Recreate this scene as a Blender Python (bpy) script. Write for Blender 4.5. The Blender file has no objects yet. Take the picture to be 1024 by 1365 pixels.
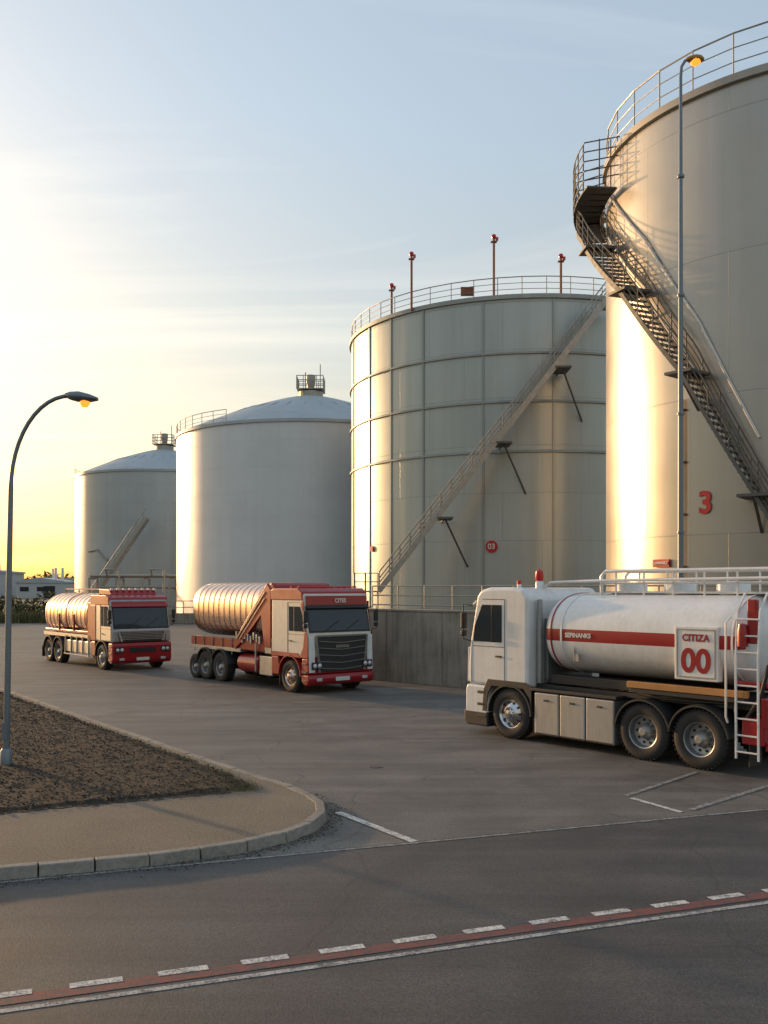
import bpy, math, random, bmesh, mathutils
from mathutils import Vector, Matrix
random.seed(7)
scene=bpy.context.scene
scene.view_settings.view_transform='Standard'
# ---------------------------------------------------------------- helpers
class MB:
    def __init__(s): s.v=[];s.f=[];s.m=[]
    def add(s,vs,fs,m=0):
        o=len(s.v); s.v+= [tuple(v) for v in vs]
        for f in fs: s.f.append([i+o for i in f]); s.m.append(m)
    def box(s,c,d,m=0,M=None,rz=0):
        hx,hy,hz=d[0]/2,d[1]/2,d[2]/2
        R=M if M is not None else Matrix.Rotation(rz,3,'Z')
        vs=[Vector(c)+R@Vector((x*hx,y*hy,z*hz)) for x,y,z in
            [(-1,-1,-1),(1,-1,-1),(1,1,-1),(-1,1,-1),(-1,-1,1),(1,-1,1),(1,1,1),(-1,1,1)]]
        s.add(vs,[(0,3,2,1),(4,5,6,7),(0,1,5,4),(1,2,6,5),(2,3,7,6),(3,0,4,7)],m)
    def beam(s,a,b,w,h,m=0):
        a=Vector(a);b=Vector(b);d=(b-a);L=d.length;d.normalize()
        up=Vector((0,0,1))
        if abs(d.z)>.99: up=Vector((0,1,0))
        y=up.cross(d).normalized(); z=d.cross(y)
        M=Matrix((d,y,z)).transposed()
        s.box((a+b)/2,(L,w,h),m,M)
    def tube(s,pts,r,n=6,m=0,closed=False):
        P=[Vector(p) for p in pts];N=len(P);rings=[]
        prev=None
        for i in range(N):
            if closed: t=P[(i+1)%N]-P[i-1]
            else: t=P[min(i+1,N-1)]-P[max(i-1,0)]
            t.normalize()
            if prev is None:
                u=Vector((0,0,1)) if abs(t.z)<.9 else Vector((1,0,0))
            else: u=prev
            u=(u-t*u.dot(t)).normalized(); prev=u
            w=t.cross(u); rr=r[i] if isinstance(r,(list,tuple)) else r
            rings.append([P[i]+(u*math.cos(k*2*math.pi/n)+w*math.sin(k*2*math.pi/n))*rr for k in range(n)])
        vs=[v for R in rings for v in R];fs=[]
        for i in range(N if closed else N-1):
            j=(i+1)%N
            for k in range(n):
                l=(k+1)%n; fs.append((i*n+k,i*n+l,j*n+l,j*n+k))
        if not closed:
            fs.append(tuple(range(n-1,-1,-1))); fs.append(tuple((N-1)*n+k for k in range(n)))
        s.add(vs,fs,m)
    def lathe(s,prof,n=32,m=0,c=(0,0,0),M=None,a0=0,a1=2*math.pi,ms=None):
        full=abs(a1-a0-2*math.pi)<1e-6
        R=M if M is not None else Matrix.Identity(3)
        K=n if full else n+1
        vs=[]
        for k in range(K):
            a=a0+(a1-a0)*k/n
            for r,z in prof: vs.append(Vector(c)+R@Vector((r*math.cos(a),r*math.sin(a),z)))
        L=len(prof)
        o=len(s.v); s.v+=[tuple(v) for v in vs]
        for k in range(n):
            k2=(k+1)%K
            for i in range(L-1):
                s.f.append([o+k*L+i,o+k2*L+i,o+k2*L+i+1,o+k*L+i+1]); s.m.append(ms[i] if ms else m)
    def prism(s,poly,y0,y1,m=0):
        n=len(poly)
        vs=[(x,y0,z) for x,z in poly]+[(x,y1,z) for x,z in poly]
        fs=[tuple(range(n)),tuple(range(2*n-1,n-1,-1))]
        for i in range(n):
            j=(i+1)%n; fs.append((i,i+n,j+n,j))
        s.add(vs,fs,m)
    def flat(s,poly,z,m=0):
        s.add([(p[0],p[1],z) for p in poly],[tuple(range(len(poly)))],m)
    def build(s,name,mats,parent=None,bevel=0,seg=2,smooth=None):
        me=bpy.data.meshes.new(name); me.from_pydata(s.v,[],s.f)
        if not isinstance(mats,(list,tuple)): mats=[mats]
        for a in mats: me.materials.append(a)
        me.polygons.foreach_set('material_index',s.m)
        bm=bmesh.new(); bm.from_mesh(me); bmesh.ops.recalc_face_normals(bm,faces=bm.faces); bm.to_mesh(me); bm.free()
        if smooth is not None:
            for p in me.polygons: p.use_smooth=True
            me.set_sharp_from_angle(angle=math.radians(smooth))
        me.update()
        o=bpy.data.objects.new(name,me); scene.collection.objects.link(o)
        if parent: o.parent=parent
        if bevel:
            b=o.modifiers.new('bevel','BEVEL'); b.width=bevel;b.segments=seg;b.limit_method='ANGLE';b.angle_limit=math.radians(30)
        return o
def empty(name,loc=(0,0,0),rz=0):
    e=bpy.data.objects.new(name,None); e.location=loc; e.rotation_euler=(0,0,rz); e.empty_display_size=.2
    scene.collection.objects.link(e); return e
# ---------------------------------------------------------------- materials
def nt(name):
    m=bpy.data.materials.new(name); m.use_nodes=True; t=m.node_tree
    return m,t,t.nodes['Principled BSDF']
def N(t,ty,**k):
    n=t.nodes.new(ty)
    for a,b in k.items():
        if a in n.inputs: n.inputs[a].default_value=b
        else: setattr(n,a,b)
    return n
def noise(t,vec,scale,detail=4,rough=.55):
    n=N(t,'ShaderNodeTexNoise'); n.inputs['Scale'].default_value=scale; n.inputs['Detail'].default_value=detail; n.inputs['Roughness'].default_value=rough
    t.links.new(vec,n.inputs['Vector']); return n.outputs['Fac']
def ramp(t,fac,a,b,ca=(0,0,0,1),cb=(1,1,1,1)):
    r=N(t,'ShaderNodeValToRGB'); r.color_ramp.elements[0].position=a; r.color_ramp.elements[1].position=b
    r.color_ramp.elements[0].color=ca; r.color_ramp.elements[1].color=cb
    t.links.new(fac,r.inputs[0]); return r.outputs[0]
def mix(t,fac,a,b,mode='MIX'):
    n=N(t,'ShaderNodeMix',data_type='RGBA',blend_type=mode)
    for s,v in ((0,fac),(6,a),(7,b)):
        if isinstance(v,(int,float)): n.inputs[s].default_value=v
        elif isinstance(v,tuple): n.inputs[s].default_value=(v+(1,))[:4]
        else: t.links.new(v,n.inputs[s])
    return n.outputs[2]
def mul(t,a,k):
    n=N(t,'ShaderNodeMath',operation='MULTIPLY'); n.inputs[1].default_value=k; t.links.new(a,n.inputs[0]); return n.outputs[0]
def mapping(t,vec,scale=(1,1,1),rot=(0,0,0)):
    n=N(t,'ShaderNodeMapping'); n.inputs['Scale'].default_value=scale; n.inputs['Rotation'].default_value=rot
    t.links.new(vec,n.inputs['Vector']); return n.outputs[0]
def bump(t,b,h,strength=.2,dist=.01):
    n=N(t,'ShaderNodeBump'); n.inputs['Strength'].default_value=strength; n.inputs['Distance'].default_value=dist
    t.links.new(h,n.inputs['Height']); t.links.new(n.outputs[0],b.inputs['Normal']); return n
def paint(name,col,rough=.35,metal=0,dirt=.35,coat=0,dirtcol=(.09,.08,.065),sc=3):
    m,t,b=nt(name); tc=N(t,'ShaderNodeTexCoord').outputs['Object']
    n1=noise(t,tc,sc,6,.65); n2=noise(t,mapping(t,tc,(6,6,.6)),sc*.8,5,.6)
    f=mix(t,.5,n1,n2); f=ramp(t,f,.42,.72)
    t.links.new(mix(t,mul(t,f,dirt),col,dirtcol),b.inputs['Base Color'])
    r=N(t,'ShaderNodeMapRange'); r.inputs['To Min'].default_value=rough*.8; r.inputs['To Max'].default_value=min(1,rough*1.5+.08)
    t.links.new(n1,r.inputs[0]); t.links.new(r.outputs[0],b.inputs['Roughness'])
    b.inputs['Metallic'].default_value=metal; b.inputs['Coat Weight'].default_value=coat
    bump(t,b,n1,.06,.01)
    return m
def simple(name,col,rough=.5,metal=0,emit=0,ecol=None):
    m,t,b=nt(name); tc=N(t,'ShaderNodeTexCoord').outputs['Object']
    n1=noise(t,tc,9,5)
    t.links.new(mix(t,n1,tuple(c*.8 for c in col),tuple(min(1,c*1.2) for c in col)),b.inputs['Base Color'])
    b.inputs['Roughness'].default_value=rough; b.inputs['Metallic'].default_value=metal
    if emit: b.inputs['Emission Color'].default_value=(ecol or col)+(1,); b.inputs['Emission Strength'].default_value=emit
    return m
def tankmat(name,col,pw,ph,seam=.5,streak=.3,rough=.36,metal=.3,pvar=.25):
    m,t,b=nt(name); uv=N(t,'ShaderNodeTexCoord').outputs['UV']
    br=N(t,'ShaderNodeTexBrick'); br.inputs['Scale'].default_value=1; br.inputs['Brick Width'].default_value=pw; br.inputs['Row Height'].default_value=ph
    br.inputs['Mortar Size'].default_value=.018; br.inputs['Mortar Smooth'].default_value=.4; br.inputs['Bias'].default_value=0
    br.inputs['Color1'].default_value=(.44,.44,.44,1); br.inputs['Color2'].default_value=(.55,.55,.55,1); br.inputs['Mortar'].default_value=(.3,.3,.3,1)
    t.links.new(uv,br.inputs['Vector'])
    st=noise(t,mapping(t,uv,(1.6,.07,1)),1.0,7,.62)
    blot=noise(t,uv,.22,6,.6)
    c=mix(t,ramp(t,blot,.3,.75),tuple(x*.9 for x in col),tuple(x*1.06 for x in col))
    c=mix(t,mul(t,ramp(t,st,.42,.8),streak),c,tuple(x*y for x,y in zip(col,(.60,.54,.44))))
    pc=mix(t,pvar,c,br.outputs['Color'],'OVERLAY')
    c=mix(t,mul(t,br.outputs['Fac'],seam),pc,tuple(x*.55 for x in col))
    t.links.new(c,b.inputs['Base Color'])
    rr=N(t,'ShaderNodeMapRange'); rr.inputs['To Min'].default_value=rough-.06; rr.inputs['To Max'].default_value=rough+.16
    t.links.new(blot,rr.inputs[0]); t.links.new(rr.outputs[0],b.inputs['Roughness']); b.inputs['Metallic'].default_value=metal
    h=mix(t,.16,br.outputs['Fac'],noise(t,uv,.45,3))
    bump(t,b,h,.4,.05)
    return m
def asphalt(name,c1,c2,rot=.35):
    m,t,b=nt(name); g=N(t,'ShaderNodeNewGeometry').outputs['Position']
    big=noise(t,g,.16,6,.6); med=noise(t,g,1.1,6,.65); fine=noise(t,g,48,3,.7); speck=noise(t,g,150,2,.6)
    streak=noise(t,mapping(t,g,(.12,1.5,1),(0,0,-rot)),1,6,.62)
    f=mix(t,.55,big,streak); f=mix(t,.3,f,med)
    c=mix(t,ramp(t,f,.42,.58),c1,c2)
    c=mix(t,.8,c,mix(t,ramp(t,fine,.25,.75),(.1,.1,.1),(.9,.9,.9)),'OVERLAY')
    c=mix(t,.65,c,mix(t,ramp(t,speck,.35,.7),(.18,.18,.18),(.88,.88,.88)),'OVERLAY')
    oil=ramp(t,noise(t,g,.55,4,.55),.58,.72)
    c=mix(t,mul(t,oil,.55),c,tuple(x*.5 for x in c1))
    wv=N(t,'ShaderNodeTexWave',wave_type='RINGS',rings_direction='Z'); wv.inputs['Scale'].default_value=.14; wv.inputs['Distortion'].default_value=2.0; wv.inputs['Detail'].default_value=3; wv.inputs['Detail Scale'].default_value=.4
    mp=N(t,'ShaderNodeMapping'); mp.inputs['Location'].default_value=(-9,-6,0); t.links.new(g,mp.inputs['Vector']); t.links.new(mp.outputs[0],wv.inputs['Vector'])
    arc=ramp(t,wv.outputs['Fac'],.80,.98); am=N(t,'ShaderNodeMath',operation='MULTIPLY'); t.links.new(arc,am.inputs[0]); t.links.new(ramp(t,big,.4,.7),am.inputs[1])
    c=mix(t,mul(t,am.outputs[0],.6),c,tuple(x*.55 for x in c1))
    wn=N(t,'ShaderNodeTexNoise'); wn.inputs['Scale'].default_value=.8; t.links.new(g,wn.inputs['Vector'])
    vo=N(t,'ShaderNodeTexVoronoi',feature='DISTANCE_TO_EDGE'); vo.inputs['Scale'].default_value=.2
    t.links.new(mix(t,.9,g,wn.outputs['Color'],'ADD'),vo.inputs['Vector'])
    ck=ramp(t,vo.outputs['Distance'],.0,.004,(1,1,1,1),(0,0,0,1))
    c=mix(t,mul(t,ck,.5),c,(.018,.018,.018))
    t.links.new(c,b.inputs['Base Color'])
    rr=N(t,'ShaderNodeMapRange'); rr.inputs['To Min'].default_value=.48; rr.inputs['To Max'].default_value=.85
    t.links.new(med,rr.inputs[0]); t.links.new(rr.outputs[0],b.inputs['Roughness'])
    bump(t,b,mix(t,.5,fine,speck),.8,.012)
    return m
def worn(name,col,base,amt=.5,sc=7):
    m,t,b=nt(name); g=N(t,'ShaderNodeNewGeometry').outputs['Position']
    f=mix(t,.5,noise(t,g,sc,8,.75),noise(t,g,45,3,.7))
    t.links.new(mix(t,ramp(t,f,amt-.06,amt+.08),base,col),b.inputs['Base Color']); b.inputs['Roughness'].default_value=.7
    bump(t,b,noise(t,g,60,3),.3,.006)
    return m
def grit(name,c1,c2,sc=20,rough=.95,bs=.6,bd=.02,big=.6,k=.4):
    m,t,b=nt(name); g=N(t,'ShaderNodeNewGeometry').outputs['Position']
    a=noise(t,g,sc,6,.75); bg=noise(t,g,big,5,.6)
    f=mix(t,k,a,bg)
    t.links.new(mix(t,ramp(t,f,.38,.62),c1,c2),b.inputs['Base Color']); b.inputs['Roughness'].default_value=rough
    bump(t,b,mix(t,.5,a,noise(t,g,sc*4,3,.7)),bs,bd)
    return m
M_lot=asphalt('asphalt_lot',(.078,.074,.068),(.16,.15,.135),.9)
M_road=asphalt('asphalt_road',(.038,.038,.040),(.078,.076,.076),.345)
M_dirtg=grit('far_ground',(.09,.08,.06),(.14,.13,.10),2)
M_white=worn('worn_white_paint',(.60,.58,.54),(.10,.10,.10),.46)
M_faint=worn('faint_white_paint',(.33,.32,.30),(.08,.08,.078),.5)
M_redline=worn('worn_red_paint',(.20,.055,.042),(.065,.055,.052),.48)
M_kerb=grit('kerb_stone',(.15,.14,.12),(.28,.26,.23),14,.9,.5,.01)
M_pave=grit('pavement_gravel',(.08,.07,.058),(.25,.22,.175),34,.95,1,.02,.5,.22)
M_soil=grit('soil',(.014,.011,.008),(.052,.040,.028),26,1,.9,.03)
M_conc=paint('concrete_wall',(.30,.275,.235),.85,0,.85,0,(.09,.08,.065),1.2)
M_tC=tankmat('tank_paint_grey_green',(.385,.425,.415),5.2,3.15,.5,.34,.33,.35)
M_tB=tankmat('tank_paint_white',(.60,.63,.66),9,2.4,.10,.14,.36,.18,.08)
M_tA=tankmat('tank_paint_grey',(.38,.42,.44),7,2.4,.2,.25,.36)
M_tD=tankmat('tank_paint_cream',(.43,.41,.37),7.5,5.2,.18,.24,.27,.5,.12)
M_roof=paint('roof_metal',(.38,.43,.46),.45,.3,.3,0,(.2,.2,.18),.3)
M_galv=paint('galvanised_steel',(.36,.35,.32),.42,.6,.35,0,(.14,.11,.07),4)
M_stair=paint('stair_steel',(.14,.14,.13),.5,.5,.4,0,(.07,.05,.035),4)
M_pole=simple('pole_steel',(.17,.20,.23),.45,.5)
M_rust=paint('rusty_pipe',(.26,.11,.06),.7,.2,.4)
M_red=paint('red_sign_paint',(.46,.012,.018),.45,0,.15)
M_signw=paint('white_sign_paint',(.7,.68,.64),.5,0,.2)
M_black=simple('black_plastic',(.018,.018,.02),.55)
M_rubber=simple('tyre_rubber',(.02,.02,.021),.8)
M_cw=paint('truck_white',(.72,.72,.71),.25,0,.22,.5)
M_cr=paint('truck_red',(.30,.006,.010),.28,0,.25,.2,(.07,.02,.015))
M_beige=paint('truck_beige',(.62,.58,.52),.3,0,.3,.3)
M_grey=paint('truck_grey_metal',(.36,.37,.38),.36,.75,.4)
M_alu=paint('polished_aluminium',(.68,.53,.45),.20,1.0,.4,0,(.26,.12,.08),2.2)
M_chrome=simple('chrome_trim',(.55,.55,.56),.2,1)
M_glass=simple('dark_window_glass',(.016,.026,.034),.04)
M_lens=simple('headlamp_lens',(.55,.56,.58),.12,.3)
M_plate=simple('number_plate',(.6,.6,.56),.5)
M_wood=paint('ochre_rail',(.42,.20,.06),.6,0,.4)
M_lampon=simple('lit_lamp_lens',(.7,.25,.03),.3,0,1.4,(1,.34,.03))
M_redlens=simple('red_beacon',(.5,.015,.015),.3,0,0)
M_leaf=grit('shrub_leaves',(.035,.05,.015),(.11,.12,.04),3,.8,.1)
M_grass=grit('dry_grass',(.08,.08,.03),(.19,.17,.07),3,.9,.1)
M_bld=simple('distant_cladding',(.42,.43,.44),.7)
# ---------------------------------------------------------------- camera
cam=bpy.data.cameras.new('camera'); co=bpy.data.objects.new('camera',cam); scene.collection.objects.link(co)
co.location=(0,0,3.2); co.rotation_euler=(math.pi/2,0,0)
cam.sensor_fit='HORIZONTAL'; cam.sensor_width=36; cam.lens=36*1250/1024; cam.shift_y=(783-682.5)/1024
cam.clip_end=8000; cam.clip_start=.1
scene.camera=co
# ---------------------------------------------------------------- world & sun
AZ=math.radians(-47); EL=math.radians(8)
w=bpy.data.worlds.new('World'); scene.world=w; w.use_nodes=True; t=w.node_tree
bg=t.nodes['Background']
sky=N(t,'ShaderNodeTexSky'); sky.sky_type='NISHITA'; sky.sun_disc=False; sky.sun_elevation=EL; sky.sun_rotation=AZ
sky.air_density=1.1; sky.dust_density=2.0; sky.ozone_density=1.0
gen=N(t,'ShaderNodeTexCoord').outputs['Generated']
sep=N(t,'ShaderNodeSeparateXYZ'); t.links.new(gen,sep.inputs[0])
ad=N(t,'ShaderNodeMath',operation='ADD'); ad.inputs[1].default_value=.10; t.links.new(sep.outputs[2],ad.inputs[0])
def div(a,b):
    n=N(t,'ShaderNodeMath',operation='DIVIDE'); t.links.new(a,n.inputs[0]); t.links.new(b,n.inputs[1]); return n.outputs[0]
cmb=N(t,'ShaderNodeCombineXYZ'); t.links.new(div(sep.outputs[0],ad.outputs[0]),cmb.inputs[0]); t.links.new(div(sep.outputs[1],ad.outputs[0]),cmb.inputs[1])
cn=N(t,'ShaderNodeTexNoise'); cn.inputs['Scale'].default_value=.8; cn.inputs['Detail'].default_value=10; cn.inputs['Roughness'].default_value=.58; cn.inputs['Distortion'].default_value=.8
t.links.new(mapping(t,cmb.outputs[0],(.5,1.7,1),(0,0,.55)),cn.inputs['Vector'])
cmask=ramp(t,cn.outputs['Fac'],.46,.68)
vr=N(t,'ShaderNodeValToRGB'); e0=vr.color_ramp.elements; e0[0].position=0; e0[0].color=(.20,.10,.05,1); e0[1].position=.45; e0[1].color=(.47,.57,.68,1)
m1=e0.new(.10); m1.color=(.36,.25,.16,1); m2=e0.new(.24); m2.color=(.46,.45,.43,1)
t.links.new(sep.outputs[2],vr.inputs[0])
veil=mix(t,1.0,vr.outputs[0],(4,4,4),'MULTIPLY')
base=mix(t,1.0,mix(t,1.0,sky.outputs[0],(.98,.94,.92),'MULTIPLY'),veil,'ADD')
cloud=mix(t,1.0,mix(t,1.0,base,(1.12,1.07,1.02),'MULTIPLY'),(1.0,.85,.68),'ADD')
t.links.new(mix(t,mul(t,cmask,.85),base,cloud),bg.inputs['Color'])
bg.inputs['Strength'].default_value=.15
sl=bpy.data.lights.new('sun','SUN'); sl.energy=4.4; sl.angle=math.radians(1.5); sl.color=(1,.60,.30)
so=bpy.data.objects.new('sun',sl); scene.collection.objects.link(so)
sd=Vector((math.sin(AZ)*math.cos(EL),math.cos(AZ)*math.cos(EL),math.sin(EL)))
so.rotation_euler=sd.to_track_quat('Z','Y').to_euler(); so.location=sd*200
# ---------------------------------------------------------------- ground
b=MB(); b.flat([(-4000,-500),(4000,-500),(4000,5000),(-4000,5000)],0); b.build('ground',M_dirtg)
b=MB(); b.flat([(-90,-30),(90,-30),(90,60),(20,82),(-90,82)],.004); b.build('asphalt_yard',M_lot)
b=MB(); b.flat([(-70,-30),(70,-30),(70,35.8),(-70,-12.5)],.008); b.build('road',M_road)
def strip(b,p,q,w,z,m=0):
    p=Vector(p);q=Vector(q);d=(q-p).normalized();n=Vector((-d.y,d.x))*w/2
    b.flat([p-n,q-n,q+n,p+n],z,m)
mk=MB()
d=Vector((7.05,2.54)).normalized(); o=Vector((-3,7.34))
nrm=Vector((-d.y,d.x))
strip(mk,o-d*12-nrm*.12,o+d*26-nrm*.12,.17,.012,1)
strip(mk,o-d*12-nrm*.31,o+d*26-nrm*.31,.07,.012,3)
for i in range(-12,30):
    p=Vector((-2.52+.65*i,0)); p.y=7.34+(p.x+3)*.3603
    strip(mk,p-nrm*.02,p+d*.41-nrm*.02,.10,.015,0)
strip(mk,(-4.2,10.12),(30,21.95),.06,.012,2)
strip(mk,(-.66,13.3),(.38,11.75),.12,.015,0)
strip(mk,(3.7,14.35),(5.4,16.2),.09,.012,2)
strip(mk,(3.75,14.2),(4.22,13.3),.09,.012,0)
strip(mk,(4.4,13.45),(6.2,15.1),.10,.012,2)
strip(mk,(5.2,12.2),(7.2,11.3),.09,.012,2)
mk.build('road_markings',[M_white,M_redline,M_faint,worn('thin_white_paint',(.42,.41,.39),(.08,.08,.078),.47)])
def manhole(name,x,y,r):
    e=empty(name,(x,y,.009)); b=MB(); b.lathe([(0,.002),(r*.86,.002),(r*.87,0),(r*.9,0),(r*.92,.003),(r,.003),(r,-.002)],28)
    b.build('cover',paint('cast_iron',(.075,.07,.065),.8,0,.6),e,smooth=40)
manhole('drain_cover',-.15,16.7,.12)
# kerb island
kp=[(-26,2.9),(-4.18,10.2),(-2.67,10.72),(-1.74,11.2),(-1.2,11.72),(-.86,12.3),(-.74,12.95),(-.86,13.6),(-1.25,14.35),(-2.3,15.7),(-3.89,17.86),(-6.65,21.7),(-11,27.8),(-16,33.5),(-24,41)]
def resample(P,step):
    P=[Vector(p) for p in P]; out=[P[0].copy()]; acc=0
    for a,c in zip(P,P[1:]):
        L=(c-a).length; dd=(c-a)/L; s=step-acc
        while s<=L: out.append(a+dd*s); s+=step
        acc=L-(s-step)
    return out
ks=resample(kp,.6)
kb=MB()
for a,c in zip(ks,ks[1:]):
    dd=(c-a).normalized(); nn=Vector((-dd.y,dd.x))
    g=.008; a2=a+dd*g; c2=c-dd*g; h=.14+random.uniform(-.007,.007)
    j=nn*random.uniform(-.006,.006); a2=a2+j; c2=c2+j
    inn=nn*.16; ch=nn*.03
    vs=[(a2.x,a2.y,-.02),(c2.x,c2.y,-.02),(c2.x+inn.x,c2.y+inn.y,-.02),(a2.x+inn.x,a2.y+inn.y,-.02)]
    vs+=[(a2.x+ch.x,a2.y+ch.y,h),(c2.x+ch.x,c2.y+ch.y,h),(c2.x+inn.x,c2.y+inn.y,h),(a2.x+inn.x,a2.y+inn.y,h)]
    kb.add(vs,[(0,3,2,1),(4,5,6,7),(0,1,5,4),(1,2,6,5),(2,3,7,6),(3,0,4,7)])
kb.build('kerb',M_kerb,bevel=.012,seg=2)
off=[]
for i,p in enumerate(kp):
    a=Vector(kp[max(0,i-1)]); c=Vector(kp[min(len(kp)-1,i+1)]); dd=(c-a).normalized(); off.append(Vector(p)+Vector((-dd.y,dd.x))*.13)
b=MB(); b.flat([tuple(p) for p in off]+[(-60,41),(-60,2.9)],.12); b.build('pavement',M_pave)
def pip(x,y,P):
    r=False;j=len(P)-1
    for i in range(len(P)):
        if (P[i][1]>y)!=(P[j][1]>y) and x<(P[j][0]-P[i][0])*(y-P[i][1])/(P[j][1]-P[i][1])+P[i][0]: r=not r
        j=i
    return r
soil=[(-1.95,14.25),(-2.15,14.7),(-2.75,15.75),(-4.3,17.85),(-7.05,21.7),(-11.4,27.7),(-17,33.8),(-30,33.8),(-30,2.5),(-12,9.6),(-5.2,12.75),(-2.6,13.95)]
b=MB()
idx={};st=.07
def hs(x,y): return mathutils.noise.noise(Vector((x*1.3,y*1.3,0)))*.03+mathutils.noise.noise(Vector((x*6,y*6,3)))*.02+mathutils.noise.noise(Vector((x*14,y*14,9)))*.012
vs=[];fs=[]
def gv(i,j):
    k=(i,j)
    if k not in idx:
        x=-13+i*st;y=8+j*st; idx[k]=len(vs)
        ins=min([1 if pip(x+ox,y+oy,soil) else 0 for ox,oy in((.2,0),(-.2,0),(0,.2),(0,-.2))])
        vs.append((x,y,.127+(abs(hs(x,y))+.02 if ins else 0)))
    return idx[k]
for i in range(int(11.2/st)):
    for j in range(int(21/st)):
        x=-13+(i+.5)*st;y=8+(j+.5)*st
        if pip(x+random.uniform(-.06,.06),y+random.uniform(-.06,.06),soil): fs.append((gv(i,j),gv(i+1,j),gv(i+1,j+1),gv(i,j+1)))
b.add(vs,fs); b.build('soil_bed',M_soil,smooth=60)
b=MB(); nchip=0
while nchip<9000:
    y=random.uniform(12,28); x=random.uniform(-12,-1.9)
    if x<-.43*y-.8 or not pip(x,y,soil): continue
    nchip+=1
    s=random.uniform(.006,.022); q=Matrix.Rotation(random.uniform(0,6),3,Vector((random.random(),random.random(),random.random())).normalized())
    b.box((x,y,.148+abs(hs(x,y))),(s*1.6,s,s*.6),random.choice((0,0,0,1,2)),q)
M_bark=simple('bark',(.07,.045,.028),.9)
b.build('bark_mulch',[M_soil,simple('pebble',(.12,.11,.095),.9),M_bark])
b=MB()
for k in range(1500):
    i=random.randint(1,9); a=Vector(kp[i]);c=Vector(kp[i+1]); dd=(c-a).normalized(); p=a.lerp(c,random.random())+Vector((dd.y,-dd.x))*abs(random.gauss(0,.12)); s=random.uniform(.004,.014)
    b.box((p.x,p.y,.012),(s*1.4,s,s*.7),random.choice((0,1)),rz=random.random()*3)
b.build('loose_grit',[simple('grit_stone',(.2,.18,.15),.9),M_bark])
def tufts(name,pts,h,mat,blades=14,spread=.12):
    b=MB()
    for (x,y,z) in pts:
        for k in range(blades):
            a=random.uniform(0,6.28);r=random.uniform(0,spread);hh=h*random.uniform(.5,1.2);l=random.uniform(.1,.6)*hh;a2=random.uniform(0,6.28)
            p=Vector((x+r*math.cos(a),y+r*math.sin(a),z));tp=p+Vector((l*math.cos(a2),l*math.sin(a2),hh));sd_=Vector((math.sin(a2),-math.cos(a2),0))*hh*.04
            b.add([p-sd_,p+sd_,tp],[(0,1,2)],0)
    return b.build(name,mat)
gp=[]
for k in range(420):
    f=random.random(); i=random.randint(0,5); a=Vector(soil[i]);c=Vector(soil[i+1]); p=a.lerp(c,f); gp.append((p.x+random.uniform(-.35,.05),p.y+random.uniform(-.2,.1),.13))
for k in range(80): gp.append((random.uniform(-3.2,-1.95),random.uniform(14.0,14.7),.13))
tufts('grass_tufts',gp,.06,M_grass,10,.1)
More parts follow.
